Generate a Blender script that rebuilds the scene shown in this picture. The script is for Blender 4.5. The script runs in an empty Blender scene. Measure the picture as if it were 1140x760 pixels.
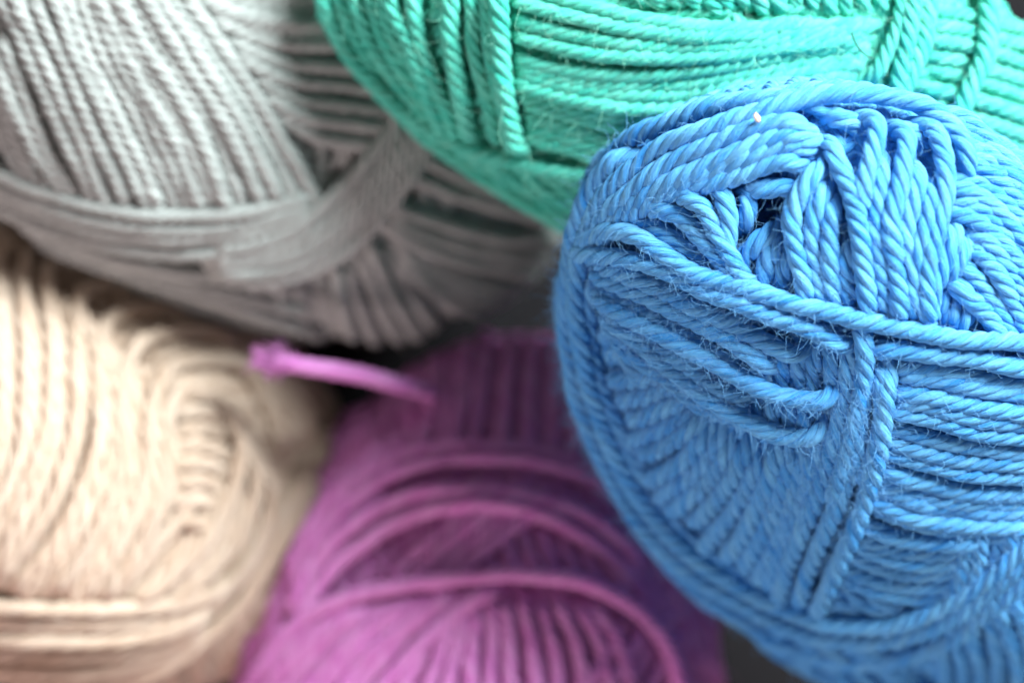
import bpy, math, random
import numpy as np

# ---------------------------------------------------------------- scene, camera, light
SC = bpy.context.scene
U = 1.2e-4                     # metres per unit (one unit = one photograph pixel in the plane z = 0)
D = 3000.0                     # camera height above z = 0, in units
W, H = 1140.0, 760.0

cam = bpy.data.cameras.new('camera')
cam_ob = bpy.data.objects.new('camera', cam)
SC.collection.objects.link(cam_ob)
cam.sensor_width = 36.0
cam.lens = 36.0 * D / W
cam_ob.location = (0, 0, D * U)
cam.clip_start = 0.01
cam.clip_end = 20.0
cam.dof.use_dof = True
cam.dof.focus_distance = (D - 10) * U
APERTURE = 112.0                # aperture diameter, units
cam.dof.aperture_fstop = (cam.lens / 1000.0) / (APERTURE * U)
SC.camera = cam_ob

SC.view_settings.view_transform = 'Standard'
SC.view_settings.look = 'None'
SC.view_settings.exposure = 0.0
SC.view_settings.gamma = 1.0
SC.view_settings.use_curve_mapping = False

world = bpy.data.worlds.new('World')
SC.world = world
world.use_nodes = True
bg = world.node_tree.nodes['Background']
bg.inputs[0].default_value = (1.0, 0.88, 0.90, 1)
bg.inputs[1].default_value = 0.22


def area(name, loc, target, size, power, color):
    l = bpy.data.lights.new(name, 'AREA')
    l.shape = 'DISK'
    l.size = size
    l.energy = power
    l.color = color
    o = bpy.data.objects.new(name, l)
    SC.collection.objects.link(o)
    v = np.array(target, float) - np.array(loc, float)
    v /= np.linalg.norm(v)
    from mathutils import Vector
    o.location = loc
    o.rotation_euler = Vector(v).to_track_quat('-Z', 'Y').to_euler()
    return o


area('window_light', (0.58, 0.60, 0.53), (0.0, 0.0, -0.03), 0.52, 46.0, (0.91, 0.97, 1.0))
area('room_light', (-0.50, -0.78, 0.42), (-0.03, 0.0, -0.03), 0.45, 7.6, (1.0, 0.74, 0.77))

rng = np.random.default_rng(7)


# ---------------------------------------------------------------- tags and linking
def tag(o, label=None, cat=None, group=None, kind=None):
    if label: o['label'] = label
    if cat: o['category'] = cat
    if group: o['group'] = group
    if kind: o['kind'] = kind
    return o


def link_mesh(name, V, F, mat, parent=None, uv=None, smooth=True):
    """V (n,3) in metres, F (m,k) int faces of one size, uv (n,2) per vertex or (m,k,2) per corner"""
    V = np.asarray(V, np.float32); F = np.asarray(F, np.int32)
    me = bpy.data.meshes.new(name)
    me.vertices.add(len(V))
    me.vertices.foreach_set('co', V.ravel())
    k = F.shape[1]
    me.loops.add(F.size)
    me.loops.foreach_set('vertex_index', F.ravel())
    me.polygons.add(len(F))
    me.polygons.foreach_set('loop_start', np.arange(0, F.size, k, dtype=np.int32))
    try:
        me.polygons.foreach_set('loop_total', np.full(len(F), k, np.int32))
    except Exception:
        pass
    if uv is not None:
        l = me.uv_layers.new(name='UVMap')
        l.data.foreach_set('uv', np.asarray(uv, np.float32).reshape(-1))
    me.polygons.foreach_set('use_smooth', np.full(len(F), smooth))
    me.update(calc_edges=True)
    me.materials.append(mat)
    o = bpy.data.objects.new(name, me)
    SC.collection.objects.link(o)
    if parent is not None:
        o.parent = parent
        o.matrix_parent_inverse = parent.matrix_world.inverted()
    return o


# ---------------------------------------------------------------- materials
def yarn_material(name, col, dark, sheen=0.15, bump=1.0, fibre=1.0, sss=0.0):
    m = bpy.data.materials.new(name)
    m.use_nodes = True
    nt = m.node_tree; N = nt.nodes; L = nt.links
    b = N['Principled BSDF']
    b.inputs['Roughness'].default_value = 0.7
    b.inputs['Specular IOR Level'].default_value = 0.18
    b.inputs['Sheen Weight'].default_value = sheen
    b.inputs['Sheen Roughness'].default_value = 0.45
    b.inputs['Sheen Tint'].default_value = (min(1, col[0] * 1.3 + .25), min(1, col[1] * 1.3 + .25), min(1, col[2] * 1.3 + .25), 1)
    b.inputs['Subsurface Weight'].default_value = sss
    b.inputs['Subsurface Radius'].default_value = (1, 1, 1)
    b.inputs['Subsurface Scale'].default_value = 0.0006
    uvn = N.new('ShaderNodeUVMap'); uvn.uv_map = 'UVMap'
    mp = N.new('ShaderNodeMapping'); mp.inputs['Scale'].default_value = (0.05, 13.0 * fibre, 1)
    L.new(uvn.outputs[0], mp.inputs[0])
    n1 = N.new('ShaderNodeTexNoise'); n1.inputs['Scale'].default_value = 1.0
    n1.inputs['Detail'].default_value = 4; n1.inputs['Roughness'].default_value = 0.7
    n1.inputs['Distortion'].default_value = 0.35
    L.new(mp.outputs[0], n1.inputs['Vector'])
    # slow colour drift along the yarn (dye uptake)
    mp2 = N.new('ShaderNodeMapping'); mp2.inputs['Scale'].default_value = (0.006, 0.4, 1)
    L.new(uvn.outputs[0], mp2.inputs[0])
    n2 = N.new('ShaderNodeTexNoise'); n2.inputs['Scale'].default_value = 1.0; n2.inputs['Detail'].default_value = 2
    L.new(mp2.outputs[0], n2.inputs['Vector'])
    ad = N.new('ShaderNodeMath'); ad.operation = 'MULTIPLY_ADD'; ad.inputs[1].default_value = 0.55
    L.new(n2.outputs['Fac'], ad.inputs[0])
    mu = N.new('ShaderNodeMath'); mu.operation = 'MULTIPLY'; mu.inputs[1].default_value = 0.45
    L.new(n1.outputs['Fac'], mu.inputs[0]); L.new(mu.outputs[0], ad.inputs[2])  # bump noise also paints fibre shadow: grooves darker, tips lighter in colour
    r = N.new('ShaderNodeValToRGB')
    r.color_ramp.elements[0].position = 0.36; r.color_ramp.elements[0].color = (*dark, 1)
    r.color_ramp.elements[1].position = 0.61; r.color_ramp.elements[1].color = (*col, 1)
    L.new(ad.outputs[0], r.inputs[0])
    L.new(r.outputs[0], b.inputs['Base Color'])
    bp = N.new('ShaderNodeBump'); bp.inputs['Strength'].default_value = bump
    bp.inputs['Distance'].default_value = 5.0 * U
    L.new(n1.outputs['Fac'], bp.inputs['Height'])
    L.new(bp.outputs[0], b.inputs['Normal'])
    return m


def fuzz_material(name, col):
    m = bpy.data.materials.new(name)
    m.use_nodes = True
    nt = m.node_tree; b = nt.nodes['Principled BSDF']
    n = nt.nodes.new('ShaderNodeTexNoise'); n.inputs['Scale'].default_value = 400
    r = nt.nodes.new('ShaderNodeValToRGB')
    r.color_ramp.elements[0].color = (*[c * 0.75 for c in col], 1)
    r.color_ramp.elements[1].color = (*[min(1, c * 1.1) for c in col], 1)
    g = nt.nodes.new('ShaderNodeNewGeometry')
    nt.links.new(g.outputs['Position'], n.inputs['Vector'])
    nt.links.new(n.outputs['Fac'], r.inputs[0])
    nt.links.new(r.outputs[0], b.inputs['Base Color'])
    b.inputs['Roughness'].default_value = 0.7
    b.inputs['Specular IOR Level'].default_value = 0.1
    b.inputs['Transmission Weight'].default_value = 0.0
    return m


# ---------------------------------------------------------------- geometry of a ball
def unit(v):
    return v / np.maximum(np.linalg.norm(v, axis=-1, keepdims=True), 1e-9)


def catmull(P, step):
    P = np.asarray(P, float)
    if len(P) == 2:
        P = np.array([P[0], (P[0] * 2 + P[1]) / 3, (P[0] + 2 * P[1]) / 3, P[1]])
    Q = np.vstack([2 * P[0] - P[1], P, 2 * P[-1] - P[-2]])
    out = []
    for i in range(1, len(Q) - 2):
        p0, p1, p2, p3 = Q[i - 1:i + 3]
        t = np.linspace(0, 1, 24, endpoint=False)[:, None]
        out.append(0.5 * (2 * p1 + (p2 - p0) * t + (2 * p0 - 5 * p1 + 4 * p2 - p3) * t ** 2 + (3 * p1 - p0 - 3 * p2 + p3) * t ** 3))
    out = np.vstack(out + [P[-1:]])
    return resample(out, step)


def resample(P, step):
    d = np.r_[0, np.cumsum(np.linalg.norm(np.diff(P, axis=0), axis=1))]
    n = max(3, int(d[-1] / step) + 1)
    s = np.linspace(0, d[-1], n)
    return np.stack([np.interp(s, d, P[:, k]) for k in range(P.shape[1])], 1)


def smooth1(n, scale, amp):
    """smooth 1-D noise of n samples, feature length = scale samples"""
    k = max(3, int(n / scale) + 3)
    c = rng.normal(0, 1, k)
    x = np.linspace(0, k - 1.001, n)
    i = x.astype(int); f = x - i; f = f * f * (3 - 2 * f)
    return amp * (c[i] * (1 - f) + c[np.minimum(i + 1, k - 1)] * f)


class Ball:
    def __init__(s, name, label, cx, cy, rx, ry, rot, zc, az, shear, mat, fmat, R, pitch=80, ply_sides=7, step=4.0, dimples=()):
        s.R = R; s.pitch = pitch; s.sides = ply_sides; s.step = step
        k = (D - zc) / D
        c = np.array([(cx - W / 2) * k, (H / 2 - cy) * k, zc])
        a = math.radians(rot)          # rotation counter-clockwise in the picture
        ux = np.array([math.cos(a), math.sin(a)]); uy = np.array([-math.sin(a), math.cos(a)])
        M = np.zeros((3, 3))
        M[:2, 0] = ux * rx * k; M[:2, 1] = uy * ry * k; M[2, 2] = az
        Sh = np.eye(3); Sh[2, 0] = shear[0]; Sh[2, 1] = shear[1]
        s.M = Sh @ M; s.Mi = np.linalg.inv(s.M); s.c = c
        s.mat = mat; s.fmat = fmat
        s.empty = bpy.data.objects.new(name, None)
        s.empty.empty_display_size = 0.01
        SC.collection.objects.link(s.empty)
        zmin = c[2] - np.linalg.norm(s.M[2])
        s.zmin = zmin
        s.empty.location = (c[0] * U, c[1] * U, zmin * U)
        bpy.context.view_layer.update()
        tag(s.empty, label, 'yarn ball', 'balls of yarn heaped together')
        s.dimples = [(s.project(np.array([[d[0], d[1]]]))[0], d[2], d[3]) for d in dimples]
        s.surf = []       # sample points for the fuzz

    # unit-sphere points seen through pixels
    def unproj(s, px):
        px = np.asarray(px, float)
        d = np.stack([px[:, 0] - W / 2, H / 2 - px[:, 1], np.full(len(px), -D)], 1)
        o = np.array([0, 0, D])
        oo = (s.Mi @ (o - s.c)); dd = d @ s.Mi.T
        A = (dd * dd).sum(1); B = (dd * oo).sum(1); C = (oo * oo).sum() - 1
        disc = B * B - A * C
        t = np.where(disc > 0, (-B - np.sqrt(np.maximum(disc, 0))) / A, -B / A)
        return unit(oo + dd * t[:, None])

    def point(s, q):
        return q @ s.M.T + s.c

    def normal(s, q):
        return unit(q @ s.Mi)

    def project(s, px):
        return s.point(s.unproj(px))

    def dimple(s, P, amount=1.0):
        h = np.zeros(len(P))
        for c, r, depth in s.dimples:
            d = np.linalg.norm(P - c, axis=1)
            h -= depth * np.exp(-(d / r) ** 4) * amount
        return h

    # tubes of one strand: four plies twisted together
    def tubes(s, P, Nn, R, plies=4, pitch=None, sides=None, end_taper=(False, False)):
        pitch = pitch or s.pitch; sides = sides or s.sides
        n = len(P)
        T = unit(np.gradient(P, axis=0))
        Nn = unit(Nn - (Nn * T).sum(1, keepdims=True) * T)
        B = np.cross(T, Nn)
        L = np.r_[0, np.cumsum(np.linalg.norm(np.diff(P, axis=0), axis=1))]
        ph = rng.uniform(0, 6.28) + TWIST * (2 * math.pi * L / (pitch * rng.uniform(0.93, 1.08))) + smooth1(n, 30, 0.35)
        rp = R * 0.480; rc = R * 0.555
        rad = 1 + smooth1(n, 14, 0.035)
        for e, on in enumerate(end_taper):
            if on:
                q = (L if e == 0 else L[-1] - L)
                rad = rad * np.clip(np.sqrt(np.clip(q / (R * 0.9), 0, 1)), 0.05, 1)
        V = []; F = []; UV = []
        th = np.linspace(0, 2 * math.pi, sides, endpoint=False)
        base = 0
        u0 = rng.uniform(0, 5000)
        for k in range(plies):
            a = ph + 2 * math.pi * k / plies
            lump = 1 + smooth1(n, 5, 0.05)
            rr = rad * (1 + rng.normal(0, 0.04))
            cen = P + (rc * rad * np.cos(a))[:, None] * Nn + (rc * rad * np.sin(a))[:, None] * B
            phi = a[:, None] + th[None, :]
            # each ply flattened against the strand axis
            cr = np.cos(th)[None, :] * (rp * rr * lump)[:, None] * 0.96
            ct = np.sin(th)[None, :] * (rp * rr * lump)[:, None] * 1.12
            er = np.cos(a)[:, None, None] * Nn[:, None] + np.sin(a)[:, None, None] * B[:, None]
            et = -np.sin(a)[:, None, None] * Nn[:, None] + np.cos(a)[:, None, None] * B[:, None]
            ring = cen[:, None, :] + cr[..., None] * er + ct[..., None] * et
            V.append(ring.reshape(-1, 3))
            i = np.arange(n - 1)[:, None] * sides; j = np.arange(sides)[None, :]; j2 = (j + 1) % sides
            f = np.stack([i + j, i + j2, i + sides + j2, i + sides + j], -1).reshape(-1, 4) + base
            F.append(f)
            uu = (L + u0 + 700 * k)
            v0 = j / sides; v1 = (j + 1) / sides
            one = np.ones((n - 1, 1)); vs = k * 3.1
            uvs = np.stack([
                np.stack([uu[:-1, None] + 0 * v0, one * v0 + vs], -1),
                np.stack([uu[:-1, None] + 0 * v0, one * v1 + vs], -1),
                np.stack([uu[1:, None] + 0 * v0, one * v1 + vs], -1),
                np.stack([uu[1:, None] + 0 * v0, one * v0 + vs], -1)], 2)
            UV.append(uvs.reshape(-1, 2))
            base += n * sides
        return np.vstack(V), np.vstack(F), np.vstack(UV)

    # a path given by unit-sphere points, lifted above the ball
    def lift(s, q, h, dimple=0.0):
        P = s.point(q); Nn = s.normal(q)
        hh = h + (s.dimple(P, dimple) if dimple else 0)
        return P + Nn * np.asarray(hh)[:, None], Nn

    def strand_geo(s, px, layer, tuck=(1, 1), on=(0, 0), R=None, jit=1.0, mid=0.0, plies=4, pitch=None):
        """px: picture path; layer: height in strand radii; tuck: dive at the ends; on: units to carry on round the ball"""
        R = R or s.R
        layer = layer * s.flat
        path = catmull(px, s.step)
        n = len(path)
        t = unit(np.gradient(path, axis=0))
        path = path + np.stack([-t[:, 1], t[:, 0]], 1) * smooth1(n, 60 / s.step, 0.9 * jit)[:, None]
        tgt = path; aim = path.copy()
        for _ in range(4):              # aim so that the lifted strand, not the bare ball, passes the drawn path
            q = s.unproj(aim)
            A = s.point(q) + s.normal(q) * (layer * R)
            k = D / (D - A[:, 2])
            got = np.stack([A[:, 0] * k + W / 2, H / 2 - A[:, 1] * k], 1)
            aim = aim + np.clip(tgt - got, -30, 30)
        q = s.unproj(aim)
        if on[1]: q = np.vstack([q, s.carry(q[-1], q[-4] if n > 4 else q[0], on[1])])
        if on[0]: q = np.vstack([s.carry(q[0], q[3] if n > 4 else q[-1], on[0])[::-1], q])
        P0 = s.point(q)
        # even out the spacing in 3-D
        d = np.r_[0, np.cumsum(np.linalg.norm(np.diff(P0, axis=0), axis=1))]
        m = max(4, int(d[-1] / s.step)); ss = np.linspace(0, d[-1], m)
        q = unit(np.stack([np.interp(ss, d, q[:, k]) for k in range(3)], 1))
        h = layer * R + smooth1(m, 50 / s.step, 0.10 * R * jit)
        if mid: h = h + mid * R * np.sin(np.pi * ss / d[-1])
        LT = 2.6 * R
        for e in (0, 1):
            if tuck[e]:
                x = np.clip((ss if e == 0 else d[-1] - ss) / LT, 0, 1)
                h = h - tuck[e] * 2.4 * R * (1 - np.sin(x * math.pi / 2))
        P, Nn = s.lift(q, h)
        s.surf.append((P, Nn, R))
        return s.tubes(P, Nn, R, plies=plies, pitch=pitch)

    def carry(s, q0, qprev, length):
        d = unit(q0 - qprev); d = unit(d - (d @ q0) * q0)
        w = length / 330.0
        t = np.linspace(0, w, max(3, int(length / s.step)))[1:, None]
        return q0 * np.cos(t) + d * np.sin(t)

    def strand(s, name, px, layer, label=None, **k):
        V, F, UV = s.strand_geo(px, layer, **k)
        o = link_mesh(name, V * U, F, s.mat, s.empty, UV)
        if label: o['label'] = label
        return o

    def band(s, name, guides, n, layer, label=None, tuck=(1, 1), on=(0, 0), R=None, spread=0.0, jit=1.0, lay_jit=0.25, end_jit=4, plies=4):
        """n strands laid side by side between guide paths"""
        K = 12
        G = []
        for g in guides:
            c = catmull(g, 2.0)
            d = np.linspace(0, len(c) - 1, K)
            G.append(np.stack([np.interp(d, np.arange(len(c)), c[:, k]) for k in range(2)], 1))
        G = np.array(G)
        Vs = []; Fs = []; Us = []; b = 0
        for i in range(n):
            t = (i + rng.uniform(-0.12, 0.12)) / max(1, n - 1) * (len(G) - 1)
            t = min(max(t, 0), len(G) - 1)
            a = min(int(t), len(G) - 2); f = t - a
            if len(G) > 2:      # smooth blend through the guides
                P = np.stack([[np.interp(t, np.arange(len(G)), G[:, j, k]) for k in range(2)] for j in range(K)])
            else:
                P = G[a] * (1 - f) + G[a + 1] * f
            P = P.copy()
            dv = unit(P[-1] - P[-2]); P[-1] += dv * rng.normal(0, end_jit)
            dv = unit(P[0] - P[1]); P[0] += dv * rng.normal(0, end_jit)
            lay = layer + rng.normal(0, lay_jit) + spread * i
            V, F, UV = s.strand_geo(P, lay, tuck=tuck, on=on, R=(R or s.R) * rng.uniform(0.95, 1.06), jit=jit, plies=plies)
            Vs.append(V); Fs.append(F + b); Us.append(UV); b += len(V)
        o = link_mesh(name, np.vstack(Vs) * U, np.vstack(Fs), s.mat, s.empty, np.vstack(Us))
        if label: o['label'] = label
        return o

    flat = 0.8

    def core(s, inset=3.2):
        nu, nv = 96, 64
        th = np.linspace(0, 2 * math.pi, nu, endpoint=False); ph = np.linspace(0.02, math.pi - 0.02, nv)
        q = np.stack([np.outer(np.sin(ph), np.cos(th)), np.outer(np.sin(ph), np.sin(th)), np.outer(np.cos(ph), np.ones(nu))], -1).reshape(-1, 3)
        P, Nn = s.lift(q, np.full(len(q), -inset * s.R), dimple=1.0)
        i = np.arange(nv - 1)[:, None] * nu; j = np.arange(nu)[None, :]; j2 = (j + 1) % nu
        F = np.stack([i + j, i + nu + j, i + nu + j2, i + j2], -1).reshape(-1, 4)
        uv = np.stack([(F % nu) / nu * 2000.0, (F // nu) / 3.0], -1)
        return link_mesh('inner_core', P * U, F, s.mat, s.empty, uv)

    def winding(s, clusters, layer=-2.1, coarse=1.6):
        """full wraps round the ball: each cluster is a bundle of parallel wraps about one pole"""
        step0, s.step = s.step, s.step * coarse
        sides0, s.sides = s.sides, max(5, s.sides - 2)
        for ci, (pole, off0, cnt) in enumerate(clusters):
            pole = unit(np.array(pole, float))
            a = unit(np.cross(pole, [0.3, 0.5, 0.81])); b = np.cross(pole, a)
            Vs = []; Fs = []; Us = []; bb = 0
            for k in range(cnt):
                off = off0 + (k - cnt / 2) * 2.05 * s.R / 330.0 + rng.normal(0, 0.004)
                if abs(off) > 0.93: continue
                rr = math.sqrt(1 - off * off)
                m = int(2 * math.pi * 330 * rr / s.step)
                t = np.linspace(0, 2 * math.pi, m + 1)
                q = unit(pole * (off + smooth1(m + 1, 30, 0.006)[:, None]) + rr * (np.cos(t)[:, None] * a + np.sin(t)[:, None] * b))
                q[-1] = q[0]
                h = (layer + (ci % 5) * 0.4) * s.R + smooth1(m + 1, 20, 0.15 * s.R)
                P, Nn = s.lift(q, h, dimple=1.0)
                V, F, UV = s.tubes(P, Nn, s.R)
                Vs.append(V); Fs.append(F + bb); Us.append(UV); bb += len(V)
            if Vs:
                link_mesh('inner_winding', np.vstack(Vs) * U, np.vstack(Fs), s.mat, s.empty, np.vstack(Us))
        s.step = step0; s.sides = sides0

    def fuzz(s, n, length=(10, 34), rad=0.28, front=True, weight=None):
        P = np.vstack([a[0] for a in s.surf]); Nn = np.vstack([a[1] for a in s.surf])
        R = np.concatenate([np.full(len(a[0]), a[2]) for a in s.surf])
        w = np.ones(len(P))
        if weight is not None:
            k = D / (D - P[:, 2])
            px = np.stack([P[:, 0] * k + W / 2, H / 2 - P[:, 1] * k], 1)
            w = weight(px)
        w = w / w.sum()
        idx = rng.choice(len(P), n, p=w)
        T = unit(np.gradient(P, axis=0))[idx]
        N0 = Nn[idx]; B0 = np.cross(T, N0)
        a = rng.uniform(-1.5, 1.5, n)[:, None]
        out = np.cos(a) * N0 + np.sin(a) * B0
        p = P[idx] + out * (R[idx] * rng.uniform(0.8, 1.0, n))[:, None]
        seg = 8
        ln = rng.uniform(*length, n) * rng.choice([1, 1, 1, 1.7], n)
        d = unit(out * rng.uniform(0.15, 0.9, n)[:, None] + unit(rng.normal(0, 1, (n, 3))) * 0.9)
        axis = unit(rng.normal(0, 1, (n, 3))); curl = rng.normal(0, 0.38, n)
        pts = [p]
        for i in range(seg):
            cu = curl[:, None] + rng.normal(0, 0.22, (n, 1))
            d = unit(d + np.cross(axis, d) * cu + rng.normal(0, 0.10, (n, 3)))
            # stay outside the strand
            p = p + d * (ln / seg)[:, None]
            pts.append(p)
        pts = np.stack(pts, 1)                       # n, seg+1, 3
        t = unit(np.gradient(pts, axis=1))
        ref = np.array([0.31, 0.53, 0.79])
        e1 = unit(np.cross(t, ref)); e2 = np.cross(t, e1)
        tap = np.linspace(1, 0.45, seg + 1)[None, :, None]
        rr = rad * rng.uniform(0.7, 1.3, n)[:, None, None] * tap
        ring = np.stack([pts + rr * (math.cos(b) * e1 + math.sin(b) * e2) for b in (0, 2.094, 4.189)], 2)
        V = ring.reshape(-1, 3)
        b0 = (np.arange(n) * (seg + 1) * 3)[:, None, None]
        i = (np.arange(seg) * 3)[None, :, None]; j = np.arange(3)[None, None, :]; j2 = (j + 1) % 3
        F = np.stack([b0 + i + j, b0 + i + j2, b0 + i + 3 + j2, b0 + i + 3 + j], -1).reshape(-1, 4)
        o = link_mesh('fuzz', V * U, F, s.fmat, s.empty)
        o['kind'] = 'stuff'
        return o


TWIST = -1.0

# ---------------------------------------------------------------- the surface underneath
tm = bpy.data.materials.new('dark_tabletop')
tm.use_nodes = True
tb = tm.node_tree.nodes['Principled BSDF']
tn = tm.node_tree.nodes.new('ShaderNodeTexNoise'); tn.inputs['Scale'].default_value = 60; tn.inputs['Detail'].default_value = 6
tr = tm.node_tree.nodes.new('ShaderNodeValToRGB')
tr.color_ramp.elements[0].color = (0.006, 0.006, 0.007, 1); tr.color_ramp.elements[1].color = (0.016, 0.015, 0.016, 1)
tc = tm.node_tree.nodes.new('ShaderNodeTexCoord')
tm.node_tree.links.new(tc.outputs['Object'], tn.inputs['Vector'])
tm.node_tree.links.new(tn.outputs['Fac'], tr.inputs[0]); tm.node_tree.links.new(tr.outputs[0], tb.inputs['Base Color'])
tb.inputs['Roughness'].default_value = 0.9
tb.inputs['Specular IOR Level'].default_value = 0.1
TZ = -985.0
s_ = 0.6
top = link_mesh('tabletop', np.array([[-s_, -s_, TZ * U], [s_, -s_, TZ * U], [s_, s_, TZ * U], [-s_, s_, TZ * U]]), np.array([[0, 1, 2, 3]]), tm, smooth=False)
tag(top, kind='structure')

# ---------------------------------------------------------------- colours
M_blue = yarn_material('blue_cotton', (0.17, 0.56, 0.94), (0.03, 0.31, 0.82))
M_green = yarn_material('mint_cotton', (0.17, 0.80, 0.61), (0.035, 0.64, 0.47))
M_grey = yarn_material('grey_cotton', (0.52, 0.575, 0.54), (0.39, 0.425, 0.40))
M_beige = yarn_material('cream_cotton', (0.74, 0.60, 0.47), (0.62, 0.45, 0.32))
M_purple = yarn_material('orchid_cotton', (0.90, 0.40, 0.82), (0.72, 0.19, 0.62))
F_blue = fuzz_material('blue_fibre', (0.20, 0.52, 0.88))
F_green = fuzz_material('mint_fibre', (0.3, 0.8, 0.6))
F_grey = fuzz_material('grey_fibre', (0.6, 0.63, 0.6))
F_beige = fuzz_material('cream_fibre', (0.85, 0.75, 0.63))
F_purple = fuzz_material('orchid_fibre', (0.62, 0.25, 0.56))

CL = [((1, .2, .1), 0, 16), ((.1, 1, .2), .1, 16), ((.2, .1, 1), 0, 16), ((1, 1, .2), -.1, 14), ((1, -1, .3), .1, 14),
      ((.2, 1, 1), .2, 14), ((1, .1, 1), -.2, 14), ((-.2, 1, -1), .2, 14), ((1, -.2, -1), .0, 14),
      ((1, .2, .1), .55, 12), ((1, .2, .1), -.55, 12), ((.1, 1, .2), -.5, 12), ((.1, 1, .2), .62, 12), ((.2, .1, 1), .55, 12), ((.2, .1, 1), -.5, 12)]

# ---------------------------------------------------------------- BLUE
blue = Ball('yarn_ball', 'bright blue cotton yarn ball on top of the heap, in sharp focus', 1002, 464, 420, 288, -43,
            -280, 250, (0.03, 0.60), M_blue, F_blue, 10.8, pitch=80, ply_sides=9, step=3.2,
            dimples=[(836, 238, 46, 95), (650, 330, 30, 30)])
blue.core(); blue.winding(CL)
b = blue
# right-hand slanting wraps behind the upright bundle
b.band('slanting_wraps', [[(1040, 118), (1080, 140), (1130, 190), (1180, 262)],
                 [(1045, 175), (1085, 178), (1140, 225), (1190, 300)],
                 [(1052, 238), (1088, 246), (1130, 292), (1180, 372)]], 10, 0.9, on=(0, 260), spread=0.03)
b.band('slanting_wraps', [[(1078, 258), (1103, 270), (1132, 312), (1155, 366), (1180, 400)],
                 [(1048, 306), (1072, 326), (1096, 350), (1120, 385)]], 4, 1.6, on=(0, 0))
b.band('short_wraps', [[(1062, 318), (1045, 340), (1034, 366)], [(1084, 340), (1072, 355), (1062, 378)]], 3, 1.0)
# upright bundle right of the hole
for P, l in (
    ([(868, 255), (846, 268), (826, 290), (816, 322)], 0.7),
    ([(874, 262), (858, 285), (848, 312), (846, 338)], 0.9),
    ([(884, 270), (874, 295), (870, 320), (872, 348)], 0.7),
    ([(922, 176), (898, 202), (884, 236), (884, 275), (893, 310), (900, 350)], 1.9),
    ([(928, 196), (912, 222), (904, 260), (908, 300), (917, 352)], 1.5),
    ([(930, 212), (925, 245), (922, 285), (926, 320), (930, 356)], 1.7),
    ([(944, 262), (942, 295), (944, 325), (948, 360)], 1.3),
    ([(922, 150), (932, 178), (948, 214), (957, 258), (961, 300), (968, 362)], 2.3),
    ([(958, 118), (976, 136), (972, 170), (962, 205), (962, 240)], 2.6),
    ([(986, 165), (980, 205), (975, 250), (980, 300), (986, 362)], 1.7),
    ([(1000, 128), (1010, 158), (1002, 200), (993, 245), (997, 300), (1003, 366)], 2.4),
    ([(1022, 176), (1022, 205), (1013, 242), (1010, 285), (1014, 320)], 1.8),
    ([(1037, 192), (1038, 225), (1029, 262), (1018, 305), (1018, 366)], 2.1),
    ([(1022, 124), (1043, 150), (1054, 188), (1053, 225), (1042, 268), (1032, 310), (1034, 370)], 2.5),
    ([(1068, 240), (1062, 268), (1048, 298), (1038, 330), (1040, 368)], 1.5),
    ([(1082, 256), (1074, 278), (1060, 305), (1050, 325)], 1.1),
    ([(912, 120), (935, 132), (958, 140), (972, 146)], 1.0),
    ([(985, 140), (1000, 145), (1020, 150), (1040, 168)], 0.9)):
    b.strand('upright_strand', P, l, R=11.6)
# the cable round the hole's left rim
for P, l in (
    ([(694, 242), (730, 254), (765, 280), (800, 308), (830, 322)], 1.2),
    ([(708, 230), (750, 238), (785, 268), (812, 302), (838, 326)], 1.6),
    ([(742, 214), (778, 228), (800, 262), (822, 298), (846, 330)], 2.0),
    ([(790, 204), (806, 224), (812, 252), (810, 285), (826, 312)], 1.5),
    ([(818, 206), (832, 222), (830, 246), (818, 262)], 0.2),
    ([(822, 214), (850, 210), (876, 210), (898, 222)], 0.0),
    ([(700, 262), (745, 272), (790, 302), (820, 322)], 0.8)):
    b.strand('hole_rim_strand', P, l, R=11.4)
# arch over the hole
for P, l, kw in (
    ([(634, 335), (638, 265), (658, 210), (692, 162), (742, 135), (800, 117), (860, 110), (930, 118)], 1.6, dict(tuck=(1, 1))),
    ([(640, 300), (652, 262), (668, 226), (702, 190), (746, 159), (792, 142), (842, 125), (890, 111), (940, 105), (990, 109), (1033, 124), (1066, 150), (1088, 192)], 2.6, {}),
    ([(652, 288), (668, 250), (702, 214), (746, 182), (792, 160), (836, 143), (876, 135), (908, 146)], 2.4, {}),
    ([(664, 285), (684, 248), (722, 216), (770, 190), (820, 167), (868, 152), (912, 154)], 2.1, {}),
    ([(688, 262), (712, 232), (748, 212), (796, 190), (842, 172), (884, 162), (908, 166)], 1.7, {}),
    ([(724, 232), (760, 212), (800, 202), (840, 188), (872, 181), (902, 184)], 1.3, {}),
    ([(640, 250), (652, 225), (675, 190), (705, 165)], 0.9, {})):
    b.strand('arch_strand', P, l, R=11.6, **kw)
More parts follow.
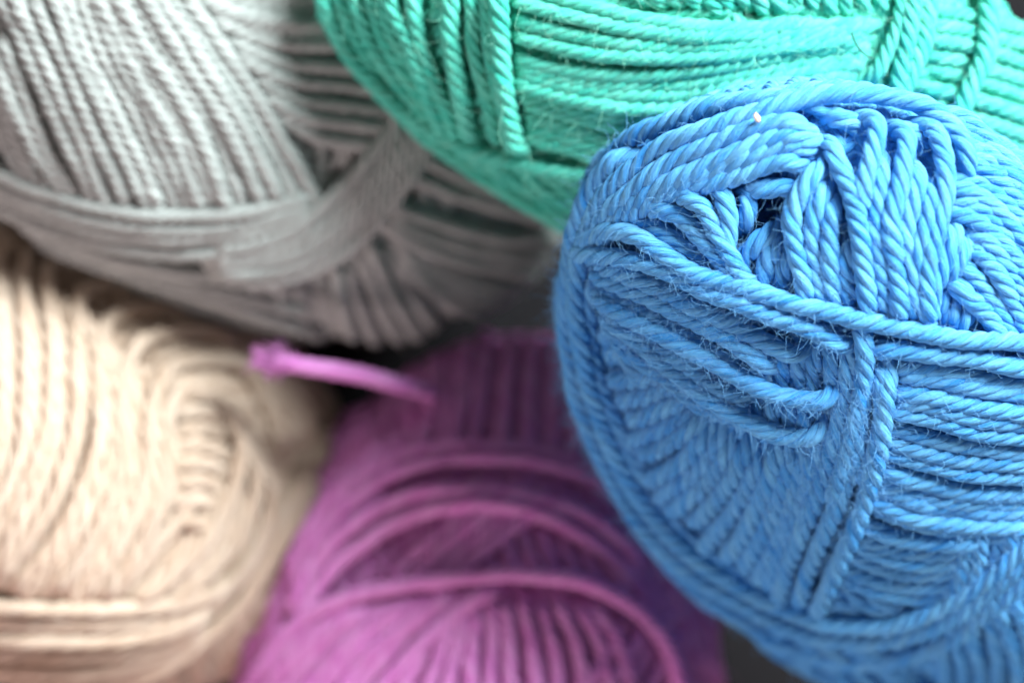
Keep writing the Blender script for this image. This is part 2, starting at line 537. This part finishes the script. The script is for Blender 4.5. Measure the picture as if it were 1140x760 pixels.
# long strands crossing from the left edge
for P, l in (
    ([(640, 276), (668, 258), (704, 262), (738, 282), (770, 303), (806, 315), (852, 327), (905, 344), (958, 357), (1010, 367), (1062, 377), (1110, 380), (1170, 384)], 2.9),
    ([(632, 282), (656, 284), (700, 288), (744, 302), (790, 326), (840, 345), (890, 362), (922, 377), (952, 394)], 2.9),
    ([(650, 300), (700, 322), (748, 345), (790, 367), (830, 388), (868, 418)], 2.4),
    ([(780, 346), (826, 368), (864, 386), (902, 404)], 1.8),
    ([(652, 326), (700, 354), (742, 374), (790, 400), (832, 425), (872, 441), (906, 448), (938, 440)], 3.0),
    ([(668, 352), (706, 378), (740, 404), (778, 435), (818, 462), (860, 482), (896, 488), (928, 478)], 2.8),
    ([(660, 312), (690, 335), (720, 352), (760, 372), (800, 398), (830, 408)], 2.0),
    ([(655, 296), (700, 308), (745, 328), (790, 350), (835, 364)], 2.1),
    ([(666, 340), (712, 372), (758, 404), (800, 434), (835, 450)], 2.1),
    ([(690, 385), (730, 412), (770, 445), (800, 470)], 2.2),
    ([(662, 345), (690, 375), (708, 410), (722, 440)], 1.0),
    ([(668, 340), (700, 365), (735, 395), (760, 425)], 1.2)):
    b.strand('crossing_strand', P, l, R=11.4)
# short uprights glimpsed between the crossing strands
b.band('short_wraps', [[(868, 380), (870, 410), (872, 450)], [(925, 385), (925, 420), (922, 450)]], 4, 1.0)
b.band('short_wraps', [[(840, 445), (842, 470), (845, 490)], [(915, 440), (915, 465), (912, 490)]], 5, 0.9)
# right-hand level wraps
b.strand('level_strand', [(960, 398), (985, 391), (1020, 392), (1060, 396), (1100, 402), (1170, 414)], 2.5, R=11.8, on=(0, 200))
b.band('level_wraps', [[(985, 412), (1030, 411), (1085, 420), (1170, 436)],
                 [(976, 446), (1030, 452), (1085, 465), (1170, 478)]], 5, 1.5, spread=0.05, on=(0, 260))
b.strand('level_strand', [(966, 452), (1000, 458), (1045, 470), (1095, 482), (1170, 490)], 2.0, on=(0, 260))
b.band('level_wraps', [[(968, 466), (1020, 483), (1078, 496), (1170, 504)],
                 [(960, 520), (1010, 545), (1065, 560), (1150, 562)],
                 [(950, 548), (1000, 575), (1060, 590), (1130, 596)]], 9, 1.4, spread=-0.05, on=(0, 220))
b.strand('level_strand', [(954, 545), (985, 562), (1020, 577), (1060, 584), (1105, 586), (1160, 586)], 1.9, R=11.5)
b.band('lower_level_wraps', [[(944, 572), (985, 594), (1040, 604), (1100, 600)],
                 [(915, 628), (960, 650), (1010, 664), (1072, 658)]], 6, 1.5, spread=-0.06, R=10.2)
# upright wraps bottom right
b.band('lower_upright_wraps', [[(1078, 592), (1072, 630), (1050, 678), (1030, 700)], [(1126, 585), (1122, 630), (1104, 668), (1086, 690)]], 4, 2.0, tuck=(0.7, 1))
b.band('lower_upright_wraps', [[(1040, 700), (1052, 740), (1050, 800)], [(1150, 655), (1170, 720), (1180, 800)]], 7, 0.8, tuck=(1, 0), on=(0, 300))
b.band('lower_upright_wraps', [[(900, 655), (925, 672), (950, 690)], [(960, 660), (985, 672), (1030, 690)]], 4, 0.6)
b.band('lower_slanting_wraps', [[(830, 690), (880, 742), (920, 800)], [(950, 705), (1010, 745), (1060, 800)]], 6, 0.7, tuck=(1, 0), on=(0, 300))
# shaded ribs fanning down to the left rim
b.band('shaded_ribs', [[(760, 408), (718, 420), (676, 424)],
                 [(775, 455), (738, 472), (696, 488)],
                 [(800, 475), (768, 520), (722, 548)],
                 [(845, 488), (812, 555), (768, 604)],
                 [(890, 488), (868, 560), (832, 646)],
                 [(920, 490), (898, 570), (866, 664)]], 15, 1.0, R=12.2, lay_jit=0.35, end_jit=5)
b.band('steep_wraps', [[(950, 385), (940, 445), (925, 505), (905, 560), (882, 620), (866, 676)],
                 [(990, 400), (984, 460), (974, 520), (954, 585), (926, 645), (908, 690)]], 3, 2.1, R=11.6)
b.strand('steep_strand', [(958, 352), (963, 385), (962, 425), (952, 470), (938, 520), (922, 565)], 2.4, R=11.6)
b.strand('steep_strand', [(976, 400), (984, 425), (982, 460), (972, 505), (958, 545)], 2.5, R=11.4)
# rim strands sweeping round the left edge and underneath
b.strand('rim_strand', [(700, 162), (660, 208), (638, 265), (631, 335), (634, 410), (652, 470), (680, 530), (715, 582), (762, 632), (815, 668), (870, 695), (930, 712), (990, 712), (1050, 694), (1105, 655), (1170, 600)], 2.3, R=11.6, on=(0, 200))
b.strand('rim_strand', [(650, 262), (640, 320), (646, 385), (662, 452), (688, 515), (722, 568), (766, 614), (820, 652), (872, 677), (930, 695), (990, 696), (1050, 676), (1110, 635), (1170, 585)], 2.6, R=11.6, on=(0, 200))
b.strand('rim_strand', [(632, 290), (624, 335), (624, 390), (632, 455), (656, 520), (694, 585), (742, 636), (800, 676), (862, 712), (930, 736), (1000, 735), (1070, 705), (1130, 655), (1180, 610)], 1.3, R=11.6, on=(0, 200))
b.strand('rim_strand', [(655, 300), (652, 350), (660, 400), (676, 450), (700, 500), (735, 550)], 1.2, R=11)
b.fuzz(24000, length=(8, 24), rad=0.19, weight=lambda p: 0.25 + 1.6 * np.exp(-(((p[:, 0] - 740) / 150) ** 2 + ((p[:, 1] - 430) / 140) ** 2)) + 0.9 * np.exp(-(((p[:, 0] - 940) / 60) ** 2 + ((p[:, 1] - 480) / 110) ** 2)))

# ---------------------------------------------------------------- GREEN
green = Ball('yarn_ball', 'mint green yarn ball behind the blue one, at the top of the heap', 766, 50, 444, 230, -22,
             -285, 185, (0.0, 0.25), M_green, F_green, 9.6, pitch=64, ply_sides=7, step=4.5,
             dimples=[(838, 6, 20, 30), (892, 86, 12, 25)])
green.core(); green.winding(CL)
g = green
g.band('level_wraps', [[(560, -22), (640, 2), (720, 20), (800, 30), (880, 31), (975, 24)],
                 [(565, 60), (640, 78), (720, 84), (800, 76), (890, 60), (965, 50)],
                 [(565, 100), (640, 122), (720, 132), (800, 124), (890, 104), (960, 95)]], 9, 1.4, lay_jit=0.2)
g.band('level_wraps', [[(570, 112), (640, 130), (710, 148), (780, 152)], [(575, 150), (620, 162), (690, 188), (740, 196)]], 4, 0.8)
g.band('upper_wraps', [[(640, -60), (700, -15), (730, 12)], [(960, -60), (975, -20), (985, 20)]], 15, 0.7)
g.band('left_upright_wraps', [[(372, -20), (392, 40), (432, 95), (492, 158)],
                 [(420, -30), (440, 40), (475, 100), (512, 162)]], 4, 1.0)
g.strand('upright_strand', [(432, -30), (438, 10), (458, 55), (476, 105), (500, 160)], 1.9, R=10.5)
g.strand('upright_strand', [(455, -30), (462, 20), (474, 60), (492, 110), (512, 165)], 1.6, R=10.5)
g.strand('upright_strand', [(500, -30), (502, 40), (512, 95), (524, 165)], 1.7, R=11.5)
g.band('left_upright_wraps', [[(522, -30), (528, 60), (545, 120), (555, 170)], [(540, -30), (546, 60), (560, 120), (572, 175)]], 2, 1.0)
g.strand('upright_strand', [(553, -30), (557, 40), (562, 100), (572, 150), (582, 182)], 2.3, R=12.5)
g.strand('rim_strand', [(356, -40), (360, 0), (382, 50), (420, 98), (462, 136), (512, 162), (570, 180), (630, 192), (690, 200)], 2.2, R=10)
g.strand('rim_strand', [(352, -30), (368, 30), (402, 86), (444, 130), (500, 172), (555, 212), (606, 246), (660, 280)], 0.8, R=11)
g.band('under_wraps', [[(540, 175), (590, 210), (640, 250)], [(600, 180), (640, 205), (680, 235)]], 4, 0.3)
g.strand('pale_crossing_strand', [(1040, -40), (1034, 10), (1026, 55), (1006, 100), (985, 150)], 2.6, R=12)
g.strand('pale_crossing_strand', [(1022, -40), (1016, 10), (1008, 60), (996, 110), (980, 150)], 2.7, R=12)
g.strand('pale_crossing_strand', [(1008, -20), (1000, 30), (982, 68), (962, 100)], 2.2, R=10)
g.strand('pale_crossing_strand', [(1098, -40), (1102, 10), (1096, 60), (1078, 105), (1056, 150), (1040, 180)], 2.6, R=12.5)
g.band('right_level_wraps', [[(1028, 10), (1080, 18), (1170, 40)], [(1020, 150), (1080, 165), (1180, 205)]], 9, 0.9, on=(0, 150))
g.band('short_wraps', [[(900, 90), (930, 66), (965, 40)], [(950, 120), (970, 100), (990, 80)]], 4, 0.7)
g.fuzz(1500)

# ---------------------------------------------------------------- GREY
grey = Ball('yarn_ball', 'pale grey yarn ball filling the upper left corner', 285, 70, 385, 292, -22,
            -580, 315, (-0.30, 0.10), M_grey, F_grey, 10.6, pitch=62, ply_sides=7, step=5)
grey.core(); grey.winding(CL)
y = grey
y.band('right_level_wraps', [[(200, -40), (290, -12), (360, -12), (440, -10)],
                 [(222, 10), (290, 38), (360, 42), (440, 48)],
                 [(300, 120), (350, 150), (410, 160), (470, 170)]], 12, 0.8)
y.band('left_wraps', [[(-40, 60), (-5, 130), (20, 185), (70, 225)], [(0, 30), (30, 110), (55, 170), (90, 222)]], 4, 0.8)
y.band('diagonal_wraps', [[(-5, -15), (32, 60), (68, 140), (112, 236)],
                 [(80, -20), (110, 60), (150, 140), (196, 238)],
                 [(120, -30), (172, 60), (222, 140), (262, 236)],
                 [(190, -30), (245, 50), (300, 130), (360, 236)]], 15, 1.5, lay_jit=0.35)
y.band('rim_wraps', [[(-50, 172), (40, 212), (120, 233), (200, 240), (280, 234), (352, 216)],
                 [(-50, 215), (40, 248), (120, 272), (210, 282), (290, 270), (360, 240)]], 4, 2.2, lay_jit=0.1)
y.band('sweeping_wraps', [[(230, 282), (310, 262), (370, 222), (420, 165), (455, 110), (480, 60)],
                 [(230, 310), (310, 312), (370, 290), (425, 238), (475, 170), (520, 110)]], 5, 2.6, lay_jit=0.15)
y.band('lower_wraps', [[(20, 250), (110, 282), (220, 306), (330, 320)], [(40, 268), (130, 302), (240, 334), (360, 372)]], 3, 0.9)
y.band('lower_upright_wraps', [[(372, 290), (380, 330), (392, 375)], [(425, 265), (455, 320), (500, 385)]], 5, 1.0)
y.band('lower_right_wraps', [[(425, 225), (480, 245), (545, 262), (640, 270)], [(440, 290), (490, 330), (560, 352), (640, 350)]], 6, 1.1)
y.band('upper_right_wraps', [[(480, 100), (540, 150), (620, 220)], [(440, 190), (510, 215), (610, 245)]], 5, 0.6)
y.fuzz(900)

# ---------------------------------------------------------------- BEIGE
beige = Ball('yarn_ball', 'creamy beige yarn ball at the lower left, below the grey one', 96, 510, 304, 238, -38,
             -665, 280, (-0.26, 0.0), M_beige, F_beige, 11.5, pitch=120, ply_sides=7, step=5,
             dimples=[(215, 500, 16, 20), (160, 400, 14, 20)])
beige.core(); beige.winding(CL)
e = beige
e.band('short_wraps', [[(170, 380), (215, 372), (268, 384)], [(188, 470), (235, 466), (290, 478)], [(196, 600), (225, 596), (262, 592)]], 12, 0.4)
e.band('upper_wraps', [[(-30, 262), (80, 262), (180, 282), (270, 325), (345, 385), (384, 450)],
                 [(60, 300), (130, 304), (200, 330), (270, 378), (325, 440), (350, 500)],
                 [(150, 340), (200, 352), (250, 392), (290, 440), (320, 510)]], 9, 0.9)
e.band('curving_wraps', [[(-20, 285), (-15, 400), (-20, 520), (-60, 640)],
                 [(38, 300), (62, 380), (58, 490), (10, 600), (-40, 660)],
                 [(90, 340), (120, 400), (126, 480), (85, 585), (20, 668)],
                 [(150, 420), (156, 470), (152, 530), (110, 610), (60, 672)],
                 [(192, 470), (192, 545), (140, 620), (95, 674)],
                 [(262, 500), (262, 570), (215, 638), (160, 680)]], 15, 0.9, lay_jit=0.3)
e.band('short_wraps', [[(190, 462), (220, 456), (256, 468)], [(192, 520), (222, 514), (258, 524)], [(186, 584), (210, 580), (240, 584)]], 7, 1.9)
for P, l in (
    ([(70, 268), (36, 276), (26, 325), (30, 420), (18, 520), (-45, 625)], 1.9),
    ([(30, 270), (0, 284), (-2, 370), (0, 470), (-50, 570)], 1.7),
    ([(118, 292), (72, 284), (52, 306), (58, 400), (52, 480), (12, 570), (-45, 645)], 2.1),
    ([(212, 326), (135, 314), (90, 330), (84, 400), (84, 475), (58, 560), (-5, 650)], 2.2),
    ([(240, 350), (175, 342), (120, 358), (108, 425), (110, 490), (84, 572), (28, 662)], 1.9),
    ([(268, 380), (208, 368), (156, 382), (136, 432), (138, 502), (112, 584), (58, 667)], 2.3),
    ([(286, 412), (238, 400), (190, 412), (166, 460), (164, 530), (134, 602), (88, 674)], 1.9),
    ([(246, 438), (208, 434), (188, 462), (186, 530), (158, 606), (114, 674)], 2.3),
    ([(206, 436), (238, 442), (262, 472), (264, 522), (243, 582), (196, 638), (146, 676)], 2.4),
    ([(240, 462), (274, 490), (286, 540), (266, 600), (216, 652), (176, 682)], 2.1),
    ([(262, 508), (296, 530), (300, 582), (266, 640), (212, 684)], 1.7)):
    e.strand('hooked_strand', P, l, R=10.8)
e.band('lower_level_wraps', [[(-40, 676), (90, 676), (190, 672), (262, 650)],
                 [(-40, 760), (90, 765), (170, 745), (222, 712)]], 6, 2.0, lay_jit=0.25)
e.strand('rim_strand', [(388, 410), (378, 480), (346, 550), (302, 622), (262, 680), (206, 730), (140, 765)], 2.0, R=10)
e.strand('rim_strand', [(378, 420), (362, 480), (330, 545), (290, 612), (250, 664), (196, 708), (130, 745)], 1.4, R=10)
e.fuzz(700)

# ---------------------------------------------------------------- PURPLE
purple = Ball('yarn_ball', 'orchid purple yarn ball with a loose cut tail, at the bottom centre', 536, 740, 257, 372, -12,
              -680, 260, (0.0, -0.12), M_purple, F_purple, 10.6, pitch=62, ply_sides=7, step=5)
purple.core(); purple.winding(CL)
p = purple
p.band('upper_upright_wraps', [[(440, 420), (430, 470), (400, 540)], [(540, 370), (535, 430), (525, 510)], [(690, 360), (690, 430), (700, 520)]], 13, 0.7)
p.band('left_edge_wraps', [[(400, 440), (352, 520), (310, 610), (270, 720), (260, 800)],
                 [(450, 500), (410, 560), (370, 620), (320, 690)]], 7, 0.8)
p.band('middle_slanting_wraps', [[(430, 655), (470, 610), (520, 570), (580, 540)], [(480, 660), (530, 620), (580, 580), (640, 560)]], 4, 1.7)
p.band('middle_upright_wraps', [[(530, 560), (540, 600), (552, 650)], [(690, 590), (700, 630), (730, 680)]], 8, 0.7)
p.band('crossing_wraps', [[(318, 640), (352, 575), (405, 528), (465, 503), (535, 497), (605, 503), (690, 535)],
                 [(322, 660), (358, 592), (410, 545), (468, 518), (535, 512), (605, 518), (690, 552)]], 2, 1.9, R=10)
p.band('crossing_wraps', [[(320, 690), (352, 625), (400, 580), (455, 553), (520, 545), (590, 553), (660, 580), (720, 630)],
                 [(325, 712), (360, 648), (408, 602), (460, 572), (520, 562), (590, 570), (655, 600), (712, 650)]], 2, 2.2, R=11)
p.strand('crossing_strand', [(262, 790), (305, 722), (352, 682), (410, 660), (470, 648), (540, 640), (610, 641), (665, 652), (712, 680), (745, 724), (765, 790)], 2.7, R=11)
p.band('fan_wraps', [[(495, 680), (470, 720), (440, 790)], [(560, 655), (566, 700), (570, 800)], [(650, 665), (690, 720), (710, 800)]], 11, 1.5, tuck=(1, 0))
p.band('lower_left_wraps', [[(250, 800), (300, 745), (350, 705), (400, 672)],
                 [(380, 800), (420, 740), (470, 695), (530, 655)]], 7, 1.8)
p.strand('slanting_strand', [(400, 800), (436, 752), (480, 705), (520, 672), (560, 650)], 2.2, R=11.5)
p.band('right_slanting_wraps', [[(640, 780), (670, 735), (700, 690)], [(730, 800), (750, 760), (762, 720)]], 5, 1.3)
p.band('right_edge_wraps', [[(640, 540), (700, 590), (745, 650), (775, 740)], [(690, 520), (740, 580), (780, 660), (800, 760)]], 3, 0.6, tuck=(1, 0))
p.fuzz(700)


# the cut tail of the purple yarn: leaves the ball and lies over the cream one
def tail():
    pts = np.array([[(494, 444), -640], [(474, 435), -540], [(442, 427), -465], [(400, 417), -430], [(350, 409), -412], [(296, 401), -400]], dtype=object)
    W3 = []
    for (px, z) in pts:
        k = (D - z) / D
        W3.append([(px[0] - W / 2) * k, (H / 2 - px[1]) * k, z])
    P = catmull(np.array(W3), 4.0)
    n = len(P)
    Nn = np.tile([0, 0, 1.0], (n, 1)) + np.stack([smooth1(n, 20, 0.1), smooth1(n, 20, 0.1), np.zeros(n)], 1)
    V, F, UV = purple.tubes(P, Nn, 11.6, end_taper=(False, True))
    # plies open out towards the cut end
    o = link_mesh('yarn_tail', V * U, F, purple.mat, purple.empty, UV)
    o['label'] = 'loose cut end of purple yarn with a fluffy tip'
    # frayed tip: many fine fibres
    m = 420
    d0 = unit(P[-1] - P[-8])
    base = P[rng.integers(n - 9, n, m)] + rng.normal(0, 5.0, (m, 3))
    d = unit(d0 * 1.0 + rng.normal(0, 0.55, (m, 3)))
    seg = 5; ln = rng.uniform(10, 26, m)
    pt = [base]
    for i in range(seg):
        d = unit(d + rng.normal(0, 0.22, (m, 3)))
        pt.append(pt[-1] + d * (ln / seg)[:, None])
    pt = np.stack(pt, 1)
    t = unit(np.gradient(pt, axis=1)); e1 = unit(np.cross(t, [0.3, 0.5, 0.8])); e2 = np.cross(t, e1)
    ring = np.stack([pt + 0.6 * (math.cos(b_) * e1 + math.sin(b_) * e2) for b_ in (0, 2.094, 4.189)], 2)
    b0 = (np.arange(m) * (seg + 1) * 3)[:, None, None]
    i = (np.arange(seg) * 3)[None, :, None]; j = np.arange(3)[None, None, :]; j2 = (j + 1) % 3
    F2 = np.stack([b0 + i + j, b0 + i + j2, b0 + i + 3 + j2, b0 + i + 3 + j], -1).reshape(-1, 4)
    f = link_mesh('frayed_tip', ring.reshape(-1, 3) * U, F2, purple.fmat, o)
    f['kind'] = 'stuff'


tail()


# ---------------------------------------------------------------- small bits of lint
def plain(name, col):
    m = bpy.data.materials.new(name); m.use_nodes = True
    b_ = m.node_tree.nodes['Principled BSDF']
    n = m.node_tree.nodes.new('ShaderNodeTexNoise'); n.inputs['Scale'].default_value = 900
    r = m.node_tree.nodes.new('ShaderNodeValToRGB')
    r.color_ramp.elements[0].color = (*[c * 0.7 for c in col], 1); r.color_ramp.elements[1].color = (*col, 1)
    m.node_tree.links.new(n.outputs['Fac'], r.inputs[0]); m.node_tree.links.new(r.outputs[0], b_.inputs['Base Color'])
    b_.inputs['Roughness'].default_value = 0.8
    return m


def lint(ball, px, h, rx, ry, label, mat):
    q = ball.unproj([px]); P, Nn = ball.lift(q, np.array([h * ball.R]))
    c = P[0]
    th = np.linspace(0, 2 * math.pi, 14, endpoint=False); ph = np.linspace(0.05, math.pi - 0.05, 9)
    v = np.stack([np.outer(np.sin(ph), np.cos(th)), np.outer(np.sin(ph), np.sin(th)), np.outer(np.cos(ph), np.ones(14))], -1).reshape(-1, 3)
    v = v * (1 + rng.normal(0, 0.16, (len(v), 1)))
    v[:, 0] += 0.5 * v[:, 1] * -1
    v = v * np.array([rx, ry, 1.6])
    i = np.arange(8)[:, None] * 14; j = np.arange(14)[None, :]; j2 = (j + 1) % 14
    F = np.stack([i + j, i + 14 + j, i + 14 + j2, i + j2], -1).reshape(-1, 4)
    return tag(link_mesh('lint_fleck', (v + c) * U, F, mat), label, 'lint')


lint(blue, (850, 146), 3.55, 3.4, 5.2, 'tiny pale peach fleck of lint on the upper strands of the blue ball', plain('peach_lint', (0.80, 0.66, 0.52)))

# dark stray fibre lying on the green ball
q = green.unproj(catmull([(939, 37), (942, 45), (948, 54), (955, 60), (962, 63)], 2.0))
P, Nn = green.lift(q, np.full(len(q), 3.3 * green.R))
T = unit(np.gradient(P, axis=0)); B = np.cross(T, Nn)
th = np.linspace(0, 2 * math.pi, 6, endpoint=False)
ring = P[:, None] + 1.3 * (np.cos(th)[None, :, None] * Nn[:, None] + np.sin(th)[None, :, None] * B[:, None])
n = len(P); i = np.arange(n - 1)[:, None] * 6; j = np.arange(6)[None, :]; j2 = (j + 1) % 6
F = np.stack([i + j, i + j2, i + 6 + j2, i + 6 + j], -1).reshape(-1, 4)
tag(link_mesh('stray_fibre', ring.reshape(-1, 3) * U, F, plain('dark_fibre', (0.02, 0.14, 0.11))),
    'short dark curved fibre lying on the mint green ball', 'fibre')
